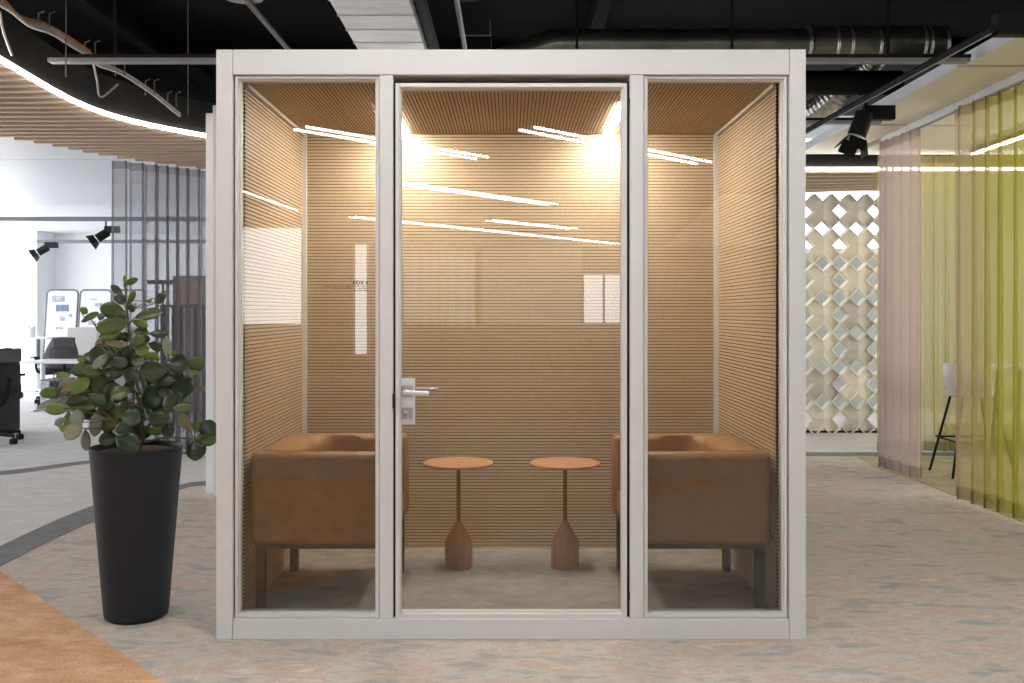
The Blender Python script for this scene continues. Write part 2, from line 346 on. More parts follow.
# shell
def slats(o, u, v, n, lu, lv, pitch=.016, gap=.0038, dep=.008):
    o, u, v, n = (Vector(t) for t in (o,u,v,n)); mb = MB(); k = int(lv/pitch)
    p = lv/k
    for i in range(k):
        a = o+v*(i*p); b = o+v*(i*p+p-gap); c = o+v*(i*p+p); d = -n*dep; e = u*lu
        mb.add([a,a+e,b+e,b], [(0,1,2,3)], 0)
        mb.add([b,b+e,b+e+d,b+d], [(0,1,2,3)], 1); mb.add([b+d,b+e+d,c+e+d,c+d], [(0,1,2,3)], 1); mb.add([c+d,c+e+d,c+e,c], [(0,1,2,3)], 1)
    return mb
def panel(mb, name, m):
    return mb.build(name, [m, M['felt']], booth, solid=0)
panel(slats((-IX,IY1,IZ0),(1,0,0),(0,0,1),(0,-1,0),2*IX,IZ1-IZ0), 'rear_lining', M['woodx'])
panel(slats((-IX,.10,IZ0),(0,1,0),(0,0,1),(1,0,0),IY1-.10,IZ1-IZ0), 'side_lining', M['woody'])
panel(slats((IX,.10,IZ0),(0,1,0),(0,0,1),(-1,0,0),IY1-.10,IZ1-IZ0), 'side_lining', M['woody'])
panel(slats((-IX,.10,IZ1),(0,1,0),(1,0,0),(0,0,-1),IY1-.10,2*IX), 'overhead_lining', M['woody'])
part(MB().box(BX0, BX1, IY1+.012, BACK, 0, BH), 'rear_shell', M['white'])
part(MB().box(BX0, -IX-.012, .10, IY1+.012, 0, BH), 'side_shell', M['white'])
part(MB().box(IX+.012, BX1, .10, IY1+.012, 0, BH), 'side_shell', M['white'])
part(MB().box(-IX-.012, IX+.012, .10, IY1+.012, IZ1+.012, BH), 'roof_shell', M['white'])
part(MB().box(-IX-.012, IX+.012, .10, IY1+.012, 0, IZ0), 'carpet_deck', M['carpetb'])
for s in (-1, 1):
    part(MB().box(*sorted((s*IX, s*(IX-.020))), IY1-.020, IY1, IZ0, IZ1), 'corner_trim', M['trimwhite'])
    part(MB().box(*sorted((s*IX, s*(IX-.014))), .10, IY1-.02, IZ1-.014, IZ1), 'corner_trim', M['trimwhite'])
    e_ = .478 if s > 0 else .526
    part(MB().box(*sorted((s*e_, s*(e_+.037))), .45, IY1-.02, IZ1-.006, IZ1+.001), 'light_strip', M['ledb'])
# lettering on the left pane
def text(body, size, x, y, z, m, par, align='RIGHT'):
    c = bpy.data.curves.new('lettering', 'FONT'); c.body = body; c.size = size; c.align_x = align; c.extrude = .0004; c.offset = size*.012
    o = bpy.data.objects.new('lettering', c); COL.objects.link(o); o.location = (x,y,z); o.rotation_euler = (math.pi/2,0,0)
    me = bpy.data.meshes.new_from_object(o.evaluated_get(bpy.context.evaluated_depsgraph_get())); bpy.data.objects.remove(o)
    me.materials.append(m); o = bpy.data.objects.new('lettering', me); COL.objects.link(o); o.location = (x,y,z); o.rotation_euler = (math.pi/2,0,0)
    o.parent = par; return o
text('BOX 6', .021, fx(366.5), .0405, fz(284), M['print'], booth)
mb = MB(); r = random.Random(3)
for (a, b, y) in ((321,367,286.3),(331,367,288.4),(352,367,290.4)):
    x = fx(a)
    while x < fx(b)-.004:
        n = r.choice((2,3,4,5,6))
        for k in range(n):
            if x > fx(b)-.003: break
            h = r.choice((.0028,.0028,.004)); mb.box(x, x+.0017, .0405, .0415, fz(y), fz(y)+h); mb.box(x, x+.0024, .0405, .0415, fz(y), fz(y)+.0008); x += .0032
        x += .003
mb.build('small_print', M['print'], booth)

# ------------------------------------------------------------------ armchairs in the booth
def make_chair():
    t = thing('tub_armchair', 'tan leather box armchair against the right oak wall of the booth', 'armchair', (0,0,0), 0, 'leather armchairs in the booth')
    # local: back toward +x (x 0..0.575), arms at y=0 and y=.66
    W, L, zb, zt = .575, .66, .27, .64
    def rbox(x0,x1,y0,y1,z0,z1, r=.03):
        return MB().box(x0,x1,y0,y1,z0,z1)
    rbox(0,W,0,.085,zb,zt).build('arm', M['leather'], t, bevel=.022, smooth=50)
    rbox(0,W,L-.085,L,zb,zt).build('arm', M['leather'], t, bevel=.022, smooth=50)
    # backrest: thick shell with rounded inner corners
    prof = []
    ri = .10; xb = W-.16
    pts = [(xb-ri-.12,.084)]
    for k in range(7):
        a = -math.pi/2+math.pi/2*k/6; pts.append((xb-ri+ri*math.cos(a), .085+ri+ri*math.sin(a)))
    for k in range(7):
        a = math.pi/2*k/6; pts.append((xb-ri+ri*math.cos(a), L-.085-ri+ri*math.sin(a)))
    pts += [(xb-ri-.12,L-.084)]
    vs = []; sec = len(pts)
    for (x, y) in pts:
        cx_ = Vector((x-W, 0)); xo = W
        ins = [(x,zb),(x,zt-.045),(x+min(.012,(xo-x)*.3),zt-.018),(x+min(.045,(xo-x)*.45),zt-.002),(xo-.03 if xo-x > .06 else xo,zt),(xo-.008 if xo-x > .06 else xo,zt-.012),(xo,zt-.04),(xo,zb)]
        vs += [(a, y, z) for a, z in ins]
    fs = [(i*8+j, (i+1)*8+j, (i+1)*8+j+1, i*8+j+1) for i in range(sec-1) for j in range(7)]
    MB().add(vs, fs).build('backrest', M['leather'], t, smooth=60)
    MB().box(.012,xb+.01,.09,L-.09,zb+.01,.40).build('seat', M['leather'], t, bevel=.025, smooth=50)
    MB().box(.02,W-.02,.02,L-.02,zb-.018,zb+.002).build('base_frame', M['darksteel'], t)
    for x in (.04, W-.04):
        for y in (.035, L-.035): MB().box(x-.018,x+.018,y-.018,y+.018,0,zb-.015).build('leg', M['black'], t, bevel=.002)
    return t
ac = make_chair(); ac.location = (.475, .118, IZ0)
ac2 = dup(ac, (-.475, .118+.66, IZ0), math.pi, 'tan leather box armchair against the left oak wall of the booth')

# ------------------------------------------------------------------ two little tables
def make_table():
    t = thing('side_table', 'x', 'side table', (0,0,0), 0, 'round side tables in the booth')
    MB().lathe([(.060,0),(.066,.004),(.066,.12),(.062,.132),(.014,.213),(.011,.222)], n=12).build('base', M['tablewood'], t, smooth=25)
    MB().lathe([(.010,.215),(.0095,.484)], n=14).build('stem', M['bronze'], t, smooth=40)
    MB().lathe([(.03,.482),(.155,.486),(.165,.490),(.165,.497),(.162,.4985)], n=56).build('top', M['tabletop'], t, smooth=30)
    return t
tb = make_table(); p = at(458.5,567,4.50); tb.location = (p.x,p.y,IZ0); tb['label'] = 'small terracotta round side table on faceted wood base, nearer the door handle'
p = at(565,567,4.50); dup(tb, (p.x,p.y,IZ0), 0, 'small terracotta round side table on faceted wood base, nearer the right armchair')

# ------------------------------------------------------------------ potted clusia
PD = 3.99; PPM = F/PD
pl = at(136.5, 0, PD); PX, PY = pl.x, pl.y
plant = thing('potted_plant', 'tall tapered anthracite planter with a round-leaved bushy green shrub, left of the booth', 'potted plant', (PX,PY,0))
PH = CZ-(446.5-CY)/PPM
MB().lathe([(.0,.0),(.110,0),(.126,.010),(.130,.03),(.182,PH-.03),(.186,PH),(.182,PH+.004),(.173,PH),(.167,PH-.03),(.0,PH-.03)], n=64).build('pot', M['pot'], plant, smooth=50)
MB().lathe([(0,PH-.045),(.168,PH-.045),(.15,PH-.016),(.06,PH-.006),(0,PH-.004)], n=32).build('soil', M['soil'], plant, smooth=60)
def zp(zx, zy, dy=0):       # a point of the shrub, local to the pot
    D = PD+dy; q = at(30+zx/3.416, 270+zy/3.416, D); return Vector((q.x-PX, q.y-PY, q.z))
LV = """345 40 45 20 -15 m;297 68 40 20 40 d;325 30 22 12 -80 l;310 100 35 28 60 d;345 95 42 18 -60 m;283 138 68 44 10 m;405 152 78 32 -12 m;445 100 38 32 -30 d;408 107 16 12 0 l;460 82 22 14 -40 d
283 190 82 44 -15 m;272 215 62 42 -20 l;185 140 22 24 -60 l;205 160 48 18 -30 m;243 160 22 20 -80 d;375 182 46 24 20 l;380 213 40 32 10 m;440 218 58 22 5 d;234 290 58 62 80 d;240 312 52 24 -45 p
290 252 72 20 10 b;335 295 58 52 90 d;382 270 42 42 0 l;290 278 36 22 -60 b;372 315 32 42 90 d;410 300 54 32 10 l;470 265 60 26 85 p;500 318 58 52 -10 d;567 320 46 44 0 m;420 345 68 58 0 d
490 285 26 16 0 l;176 337 74 46 -10 m;110 357 42 14 5 l;180 305 28 16 -20 l;286 350 74 48 -5 d;235 385 66 62 90 m;345 357 52 42 20 d;168 400 68 42 -35 l;125 395 52 36 -40 b;70 418 56 30 -8 l
65 455 68 18 -25 p;95 475 62 30 -5 l;175 455 88 52 5 m;285 425 66 62 100 d;425 430 78 62 110 d;520 403 84 62 10 d;460 378 56 36 0 d;400 375 46 30 0 d;575 393 52 14 40 p;530 470 62 28 -5 m
476 455 58 36 110 d;333 467 52 42 -20 d;275 487 78 50 0 m;230 440 48 36 30 d;225 525 70 36 100 p;160 505 50 40 80 p;130 510 46 22 90 l;103 517 32 20 -45 p;115 540 32 22 20 l;150 550 58 44 -60 b
318 543 54 44 -10 d;270 578 52 42 -10 d;335 590 78 56 30 d;345 505 52 50 0 d;440 505 62 46 0 d;400 490 46 36 60 d;430 548 52 26 -10 l;473 550 46 36 90 d;530 520 52 30 60 b;570 612 64 54 90 d
610 545 56 48 45 d;605 580 62 34 0 m;570 535 34 24 -70 l;362 550 52 50 0 d;190 580 60 26 80 p;460 410 46 42 90 d;310 160 32 20 0 d;505 375 46 40 0 d;555 350 42 12 5 l;300 315 50 40 10 d
260 455 50 46 40 d;310 420 52 40 -30 m;380 400 46 40 70 d;365 245 46 30 -20 m;300 225 46 26 10 d;250 250 46 26 -10 b;330 230 36 26 30 d;200 300 44 30 -30 d;215 345 50 40 10 m;500 440 50 40 30 d
450 465 46 34 -10 m;375 490 40 30 30 d;205 425 50 40 0 d;200 490 50 36 20 d;250 520 46 34 -20 d;295 520 44 34 0 d;145 430 46 30 10 m;390 240 40 26 0 d;345 130 30 18 40 m;430 260 46 26 20 m"""
rf = random.Random(5)
for _ in range(46):
    a = rf.uniform(0, 6.28); q_ = rf.random()**.5
    LV += '\n%d %d %d %d %d %s' % (330+150*q_*math.cos(a), 410+175*q_*math.sin(a), rf.uniform(40,60), rf.uniform(30,46), rf.uniform(-60,100), rf.choice('ddddmml'))
leafm = {k: MB() for k in 'dmlpb'}; br = MB(); rl = random.Random(11)
stem = spline([zp(385,592),zp(380,520),zp(368,430),zp(350,300),zp(335,180),zp(325,45)], 6)
br.tube(stem, [.011-.0075*i/(len(stem)-1) for i in range(len(stem))], 8)
stem2 = spline([zp(372,592,.03),zp(355,480,.05),zp(350,380,.04),zp(300,300,.0),zp(205,165,-.04)], 5)
br.tube(stem2, [.008-.005*i/(len(stem2)-1) for i in range(len(stem2))], 6)
stem3 = spline([zp(392,588,-.02),zp(470,572,-.05),zp(560,575,-.06),zp(625,555,-.06)], 5); br.tube(stem3, .004, 6)
stem4 = spline([zp(382,585,.02),zp(430,480,.03),zp(480,360,.02),zp(520,330,0)], 5); br.tube(stem4, [.006-.003*i/15 for i in range(16)], 6)
stem5 = spline([zp(372,585,-.02),zp(290,520,-.06),zp(200,440,-.06),zp(90,420,-.05)], 5); br.tube(stem5, [.006-.003*i/15 for i in range(16)], 6)
allst = stem+stem2+stem3+stem4+stem5
k = 0
for row in LV.replace('\n', ';').split(';'):
    a = row.split(); zx, zy, ln, wd, ang = map(float, a[:5]); tone = a[5]
    k += 1
    dy = rl.uniform(-.13, .02) if k <= 90 else rl.uniform(.0, .12)
    if zy < 160: dy *= .35
    c = zp(zx, zy, dy); L_ = ln/3.416/PPM*1.28; W_ = wd/3.416/PPM*1.30
    th = math.radians(ang)
    u = Vector((math.cos(th), 0, -math.sin(th))); near = min(allst, key=lambda q: (q-c).length)
    if (near-c).dot(u) > 0: u = -u                       # the tip points away from the stem
    view = Vector((-.25*(c.x), -1, .15+rl.uniform(-.25,.35))); view.normalize()
    u = (u-view*u.dot(view)).normalized(); u = (u+view*rl.uniform(-.25,.35)).normalized()
    v = view.cross(u).normalized(); n = u.cross(v).normalized()
    if n.y > 0: n = -n
    vs = []; fs = []; cup = rl.uniform(-.10,.16); bend = rl.uniform(-.25,.1)
    T = [0,.08,.2,.35,.52,.68,.82,.93,1.0]; Wf = [.06,.30,.62,.88,1.0,.97,.78,.46,.08]
    for t, w in zip(T, Wf):
        for sgn in (-1,-.5,0,.5,1):
            vs.append(c+u*((t-.5)*L_)+v*(sgn*w*W_/2)+n*(abs(sgn)**1.5*cup*W_*w+bend*L_*(t-.4)**2))
    for i in range(len(T)-1):
        for j in range(4): fs.append((i*5+j, i*5+j+1, i*5+j+6, i*5+j+5))
    leafm[tone].add(vs, fs)
    base = c-u*(L_/2)
    lower = [q for q in allst if q.z < base.z+.02] or allst
    q = min(lower, key=lambda q: (q-base).length+.3*abs(q.z-base.z+.03))
    br.tube(spline([q, (q+base)/2+Vector((0,0,-.008)), base, base+u*L_*.3], 3), .0022, 5)
br.build('stems', M['bark'], plant, smooth=60)
mats = [M['leafd'],M['leafm'],M['leafl'],M['leafp'],M['leafb']]
fm = MB()
for i, kk in enumerate('dmlpb'): fm.add(leafm[kk].v, leafm[kk].f, i)
fm.build('foliage', mats, plant, smooth=60, solid=.0015)

# ------------------------------------------------------------------ slatted canopy with LED edge
CZS = 2.60; KS = 1.0393       # canopy height, and the plan scaled to it
can = thing('slat_canopy', 'curved canopy of pale wooden slats with glowing light edge behind the booth', 'ceiling canopy', (0,0,0))
cA = spline([(x*KS, Y(d_*KS), 0) for x, d_ in [(-2.30,3.0),(-2.50,4.0),(-2.58,4.8),(-2.62,6.05),(-2.20,6.9),(-1.35,7.75),(-.2,8.3),(1.0,8.48),(2.6,8.49),(3.6,8.49),(4.6,8.49)]], 8)
LT = [(5.0,-4.6),(6.4,-3.95),(7.03,-3.67),(7.33,-3.51),(7.7,-3.37),(8.1,-3.1),(8.5,-2.72),(9.0,-2.3),(10.2,-1.6)]; LT = [(a*KS, b*KS) for a, b in LT]
def xB(D):
    for (a,xa),(b,xb) in zip(LT, LT[1:]):
        if a <= D <= b: return xa+(xb-xa)*(D-a)/(b-a)
    return -4.78 if D < 5.3 else -1.66
def xA(D):
    for p, q in zip(cA, cA[1:]):
        a, b = p.y-CAMY, q.y-CAMY
        if a <= D <= b and p.x < 1.0: return p.x+(q.x-p.x)*(D-a)/(b-a)
    return None
sl = MB(); D = 3.4
while D < 10.4:
    x0 = xB(D); x1 = xA(D)
    if D > 8.84: x1 = 2.3
    if x1 is None: x1 = 1.0
    sl.box(x0, x1-.03, Y(D)-.022, Y(D)+.022, CZS, CZS+.13); D += .145
# on the right the slats swing in a wave
D = 8.92
while D < 10.6:
    a = []
    for i in range(15):
        x = 2.3+i*.17; a.append(Vector((x, Y(D)+.10*math.sin((x-2.4)*3.2)*min(1,(D-8.8)*.9), 0)))
    strip(sl, a, [q+Vector((0,.044,0)) for q in a], CZS-.012, CZS+.13); D += .24
sl.build('slats', M['canopy'], can)
fa = MB(); strip(fa, cA, [Vector((p.x-.03 if i < 30 else p.x, p.y+.03, 0)) for i, p in enumerate(cA)], CZS+.01, CZS+.26); fa.build('fascia', M['fascia'], can)
MB().tube([(p.x+.004, p.y-.012, CZS+.004) for p in cA], .015, 8).build('light_edge', M['led'], can)

# ------------------------------------------------------------------ white stepped panel behind the booth's left
pp = thing('partition_panel', 'tall white stepped partition panel peeking out behind the left edge of the booth', 'partition', (-1.7,Y(6.7),0))
MB().box(-.449,.6,-.0,.16,0,2.68).build('rear_leaf', M['partwhite'], pp, bevel=.003)
MB().box(-.356,.6,-.14,-.0,0,2.705).build('front_leaf', M['partwhite'], pp, bevel=.003)

# ------------------------------------------------------------------ services under the black ceiling
d = thing('air_duct', 'wide galvanised rectangular air duct running back over the booth', 'duct', (-.78,0,3.0))
mb = MB().box(-.22,.22,Y(3.2),Y(9.5),0,.30); D = 4.4
while D < 9.4: mb.box(-.225,.225,Y(D)-.006,Y(D)+.006,-.005,.305); D += .28
mb.build('duct_body', M['duct'], d)
MB().box(.235,.285,Y(3.2),Y(9.5),.05,.12).build('side_rail', M['black'], d)
tag(MB().tube([(-.34,Y(4.2),3.25),(-.34,Y(7.1),3.25)], .018, 10).build('hanging_conduit', M['clipm'], smooth=50), 'thin grey conduit running beside the rectangular duct', 'pipe')
tag(MB().tube([(-1.66,Y(4.2),3.24),(-1.66,Y(8.6),3.24)], .020, 10).build('hanging_conduit', M['clipm'], smooth=50), 'thin grey conduit running back above the booth left half', 'pipe')
sd = thing('spiral_duct', 'long round spiral duct with foil joints running across above the booth', 'duct', (0,Y(6.4),3.0))
r0 = .105
def q(px, py): return at(px, py, 6.4)
zc = q(0,45).z-3.0
xs = [q(535,0).x-.25, q(540,0).x-.08, q(553,0).x, q(600,0).x, q(810,0).x]
mb = MB().tube([(xs[0]-.05,0,zc-.16),(xs[1],0,zc-.06),(xs[2],0,zc),(xs[3],0,zc),(xs[4],0,zc)], r0, 20)
for i in range(14): x = q(560+i*17,0).x; mb.tube([(x,0,zc),(x+.006,0,zc)], r0+.004, 20)
mb.build('elbow_run', M['duct2'], sd, smooth=60)
rr = []; pts = []; k = 0; x = xs[4]
while x < q(945,0).x:
    pts.append((x,0,zc+.005)); rr.append(.118+.004*((k % 3) == 0)); x += .03; k += 1
MB().tube(pts, rr, 20).build('flex_run', M['duct2'], sd, smooth=30)
for px in (805,832,846,874,918,924,940):
    x = q(px,0).x; pts = [(x+.022*i/4, 0, zc) for i in range(5)]
    MB().tube(pts, [.121,.126,.122,.127,.121], 20).build('foil_joint', M['foil'], sd, smooth=30)
def flex(a, b, r, lab):
    n = 26; a, b = Vector(a), Vector(b)
    P = [a.lerp(b, i/n)+Vector((0,0,-.05*math.sin(math.pi*i/n))) for i in range(n+1)]
    tag(MB().tube(P, [r*(1+.06*(i % 2)) for i in range(n+1)], 16).build('hanging_flexible_duct', M['foil'], smooth=20), lab, 'duct', 'foil hoses over the booth right end')
flex(at(880,55,7.6), at(845,78,7.9), .075, 'silver foil hose sloping down just under the spiral duct')
flex(at(842,88,7.2), at(795,118,7.5), .10, 'silver foil hose low beside the upper right booth corner')
tag(MB().tube([at(790,83,7.0), at(850,83,7.0), at(900,83,7.0)], [.09,.09,.09], 16).build('hanging_hose', M['black'], smooth=50), 'black ribbed hose crossing behind the foil hoses', 'duct')
# cross bars
def bar(name, lab, px0, px1, py, D, hgt):
    a = at(px0, py, D); b = at(px1, py, D); t = thing(name, lab, 'ceiling rail', ((a.x+b.x)/2,a.y,a.z)); h = (b.x-a.x)/2
    MB().box(-h,h,-.03,.03,-hgt/2,hgt/2).build('rail_face', M['greybar'], t); MB().box(-h,h,-.04,.04,hgt/2,hgt/2+.018).build('rail_back', M['black'], t)
bar('cross_rail', 'long grey rail crossing under the black ceiling behind the booth top', 50, 968, 61, 5.3, .022)
bar('cross_rail', 'short grey rail crossing behind the spotlight, right of the booth', 700, 880, 122.5, 6.9, .020)
# hanger rods
for i, (px, y1, D, lab) in enumerate([(577,49,6.3,'black threaded rod hanging over the spiral duct, middle of booth'),(732,49,6.3,'black threaded rod hanging over the spiral duct, above right pane'),(888,55,6.2,'black threaded rod at the foil joints of the spiral duct'),(115,58,5.5,'black threaded rod hanging beside the orange cables'),(66,77,5.2,'thin grey wire hanging through the cable run'),(188,115,6.6,'thin grey wire hanging above the canopy end, beside booth')]):
    a = at(px, y1, D); tag(MB().tube([(a.x,a.y,a.z),(a.x,a.y,3.56)], .010 if i < 4 else .004, 8).build('hanger_rod', M['black'] if i < 4 else M['clipm']), lab, 'hanger rod', 'rods under the black ceiling')
# ceiling speakers
for px, py, D, lab in ((243,-1,6.0,'round perforated ceiling speaker above the booth left half'),(466,-3,6.4,'round dark ceiling speaker beside the rectangular duct')):
    a = at(px, py, D); t = thing('ceiling_speaker', lab, 'speaker', (a.x,a.y,a.z), 0, 'ceiling speakers')
    MB().lathe([(.10,.0),(.125,.008),(.13,.03),(.11,.06)], n=28).build('rim', M['greybar'] if px < 300 else M['fascia'], t, smooth=50)
    MB().lathe([(0,.004),(.10,.002)], n=28).build('grille', M['greymetal'] if px < 300 else M['black'], t)
    MB().tube([(0,0,.05),(0,0,3.56-a.z)], .008, 8).build('drop_rod', M['black'], t)
a = at(476, 43, 7.4); t = thing('junction_box', 'small black hanging box with pale edges above the booth door', 'box', tuple(a))
MB().box(-.12,.12,-.08,.08,-.09,.035).build('box_body', M['black'], t, bevel=.003); MB().box(-.122,.122,-.085,-.08,.03,.04).build('box_lip', M['greybar'], t)
for s in (-1,1): MB().tube([(s*.11,0,.03),(s*.11,0,3.56-a.z)], .004, 6).build('drop_wire', M['greybar'], t)
# cable run
cr = thing('cable_run', 'bundle of orange and grey cables strapped along the ceiling above the canopy', 'cables', (0,0,0))
base = [at(-30,-12,4.6),at(0,3,4.8),at(20,20,5.0),at(44,27,5.2),at(68,42,5.4),at(90,55,5.6)]
for k, m in enumerate(['cabler','cabler','cableg','cableg','cableg']):
    P = spline([p+Vector((.012*k, .0, .022-.014*k))+Vector((0,0,.006*math.sin(i*2+k))) for i, p in enumerate(base)], 5)
    MB().tube(P, .010, 7).build('cable', M[m], cr, smooth=60)
P2 = [at(92,60,5.8),at(100,66,5.9),at(120,73,6.1),at(150,92,6.4),at(180,116,6.7)]
for k in range(2): MB().tube(spline([p+Vector((0,0,.016*k)) for p in P2], 5), .009, 7).build('cable', M['cableg'], cr, smooth=60)
for p in [base[3]]+[base[5]]+P2[2:4]+[at(172,104,6.6)]:
    for o in (-.03, .03): MB().tube([p+Vector((o,0,-.02)),p+Vector((o,0,.075)),p+Vector((o+.03,0,.085))], .005, 6).build('clip', M['clipm'], cr)
MB().tube(spline([at(0,12,4.7),at(3,30,4.8),at(12,55,5.0)], 6), .007, 6).build('cable', M['cableg'], cr)
MB().tube(spline([at(93,62,5.8),at(97,80,5.9),at(101,97,5.9),at(118,84,6.0)], 6), .007, 6).build('cable', M['cableg'], cr)

# ------------------------------------------------------------------ right: white soffit, rail, curtains
PZ = 2.70
for i, (D0, D1, dx) in enumerate(((3.2,5.47,.02),(5.52,7.20,0),(7.25,8.56,0))):
    o = struct('ceiling_soffit_%d' % (i+1), MB().box(2.60+dx, 3.02, Y(D0), Y(D1), PZ, PZ+.06), M['cream'])
    e = MB().box(2.592+dx, 2.60+dx, Y(D0), Y(D1), PZ-.004, PZ+.064).build('soffit_edge', M['edge'], o)
    MB().box(3.10, 7.15, Y(D0), Y(D1), PZ-.005, PZ+.055).build('soffit_inner', M['cream'], o)
rl_ = thing('curtain_rail', 'white ceiling rail that carries the pink and olive curtains', 'curtain rail', (3.06,Y(5.6),2.655))
MB().box(-.035,.035,Y(3.3)-Y(5.6),Y(7.75)-Y(5.6),.0,.05).build('rail_body', M['edge'], rl_)
MB().box(-.008,.008,Y(3.3)-Y(5.6),Y(7.75)-Y(5.6),-.008,.0).build('rail_slot', M['greybar'], rl_)
def curtain(name, lab, path, z0, z1, amp, pitch, m, hem, group='sheer curtains', seedv=1, taper=.0):
    P = spline(path, 10); rr = random.Random(seedv)
    d = [0]
    for a, b in zip(P, P[1:]): d.append(d[-1]+(b-a).length)
    tot = d[-1]; n = int(tot/pitch*12); pts = []
    ph = 0
    for i in range(n+1):
        s = tot*i/n; j = max(k for k in range(len(d)) if d[k] <= s+1e-9); j = min(j, len(P)-2)
        f = (s-d[j])/max(1e-6, d[j+1]-d[j]); p = P[j].lerp(P[j+1], f); t = (P[j+1]-P[j]).normalized(); nn = Vector((-t.y, t.x, 0))
        ph += 2*math.pi/12*(1+.25*math.sin(s*7+seedv))
        pts.append((p, nn, t, math.sin(ph), math.sin(2*ph)))
    rows = [z0, z0+.085, z0+.09, z0+.6, (z0+z1)/2, z1-.4, z1-.072, z1-.068, z1]
    t = tag(bpy.data.objects.new(name, None), lab, 'curtain', group); COL.objects.link(t)
    t.location = (pts[0][0].x, pts[0][0].y, z0)
    off = Vector(t.location)
    def sheet(rs):
        mb = MB(); vs = []
        for z in rs:
            f = (z-z0)/(z1-z0)
            for i, (p, nn, tt, s1, s2) in enumerate(pts):
                a = amp*(1-.25*f)
                q = p+nn*(a*s1)+tt*(a*.45*s2)+Vector((0,0,z)); vs.append(q-Vector((0,0,z0))-Vector((off.x,off.y,0)))
        w = len(pts); fs = [(r*w+i, r*w+i+1, (r+1)*w+i+1, (r+1)*w+i) for r in range(len(rs)-1) for i in range(w-1)]
        return mb.add(vs, fs)
    def place(o):          # dye is measured in the hall's own frame: keep mesh data there
        o.location = -off; o.data.transform(Matrix.Translation(off)); return o
    place(sheet(rows[1:-1]).build('cloth', m, t, smooth=80))
    # the hems are folded cloth: two more layers
    h = sheet(rows[:2]); place(h.build('hem', hem, t, smooth=80))
    h = sheet(rows[-2:]); place(h.build('heading_tape', hem, t, smooth=80))
    return t
def hemm(src, op):
    m = src.copy(); m.name = src.name+'_hem'        # folded cloth: dye darkened for the backlight its two layers hold back
    for n in m.node_tree.nodes:
        if n.type == 'VALTORGB':
            for e in n.color_ramp.elements: e.color = [c*.62 for c in e.color[:3]]+[1]
    for n in m.node_tree.nodes:
        if n.type == 'MIX_SHADER' and abs(n.inputs[0].default_value-.5) > .02: n.inputs[0].default_value = op
    return m
curtain('sheer_curtain', 'dusty pink sheer curtain left of the gap with the bar stool', [(3.00,Y(7.72),0),(3.02,Y(7.4),0),(3.06,Y(7.06),0)], .03, 2.652, .035, .105, M['pinkcloth'], hemm(M['pinkcloth'], .85), seedv=2)
curtain('sheer_curtain', 'olive yellow sheer curtain hanging right of the bar stool at the picture edge', [(3.00,Y(6.46),0),(3.05,Y(6.1),0),(3.09,Y(5.75),0),(3.12,Y(5.3),0),(3.12,Y(4.6),0)], .03, 2.652, .05, .16, M['yellowcloth'], hemm(M['yellowcloth'], .85), seedv=5)
curtain('sheer_curtain', 'yellow green sheer curtain behind the bar stool', [(3.25,Y(8.42),0),(3.8,Y(8.45),0),(4.6,Y(8.4),0),(5.6,Y(8.2),0)], .04, 2.67, .04, .12, M['backcloth'], hemm(M['backcloth'], .85), seedv=3)
curtain('sheer_curtain', 'charcoal net curtain hanging below the wooden canopy behind the plant', [(-3.45,Y(8.22),0),(-3.15,Y(8.52),0),(-2.8,Y(8.87),0),(-2.2,Y(9.25),0)], .02, 2.592, .07, .12, M['greycloth'], hemm(M['greycloth'], .7), seedv=4)

# bar stool and table inside the curtain
def shell_stool():
    c = at(972,0,7.45)
    t = thing('bar_stool', 'pale bucket bar stool with thin black legs in the curtain gap', 'bar stool', (c.x, c.y, 0), 0)
    sz = .64; mb = MB(); vs = []; n = 24; rings = []
    # curved bucket back with the opening to +x
    for z, r in ((sz,.165),(sz+.05,.195),(sz+.13,.205),(sz+.235,.21)):
        for i in range(n+1):
            a = math.radians(75+210*i/n); vs.append((r*math.cos(a), r*math.sin(a), z-(0 if z < sz+.1 else .10*abs(i/n-.5)**2*4)))
    fs = [(k*(n+1)+i, k*(n+1)+i+1, (k+1)*(n+1)+i+1, (k+1)*(n+1)+i) for k in range(3) for i in range(n)]
    mb.add(vs, fs); mb.build('backrest', M['stoolw'], t, smooth=70, solid=.022)
    MB().lathe([(0,sz-.03),(.15,sz-.03),(.19,sz-.01),(.195,sz+.02),(.16,sz+.035),(0,sz+.035)], n=32).build('seat', M['stoolw'], t, smooth=50)
    feet = []
    for sx, sy in ((-1,-1),(-1,1),(1,-1),(1,1)):
        f = (sx*.245, sy*.20, 0); feet.append(Vector((sx*.205, sy*.168, .28)))
        MB().tube([(sx*.12, sy*.10, sz-.02), f], .0105, 8).build('leg', M['black'], t, smooth=50)
    MB().tube([feet[0],feet[1],feet[3],feet[2]], .008, 8, closed=True).build('foot_ring', M['black'], t)
    return t
shell_stool()
c = at(1028,0,6.9); t = thing('bar_table', 'tall white round bar table behind the olive curtain', 'table', (c.x,c.y,0))
MB().lathe([(0,.865),(.30,.865),(.31,.872),(.31,.89),(0,.89)], n=48).build('top', M['tablewhite'], t, smooth=30)
for a in (0,1.57,3.14,4.71): MB().tube([(.2*math.cos(a+.8),.2*math.sin(a+.8),.866),(.27*math.cos(a+.8),.27*math.sin(a+.8),0)], .012, 8).build('leg', M['darksteel'], t)
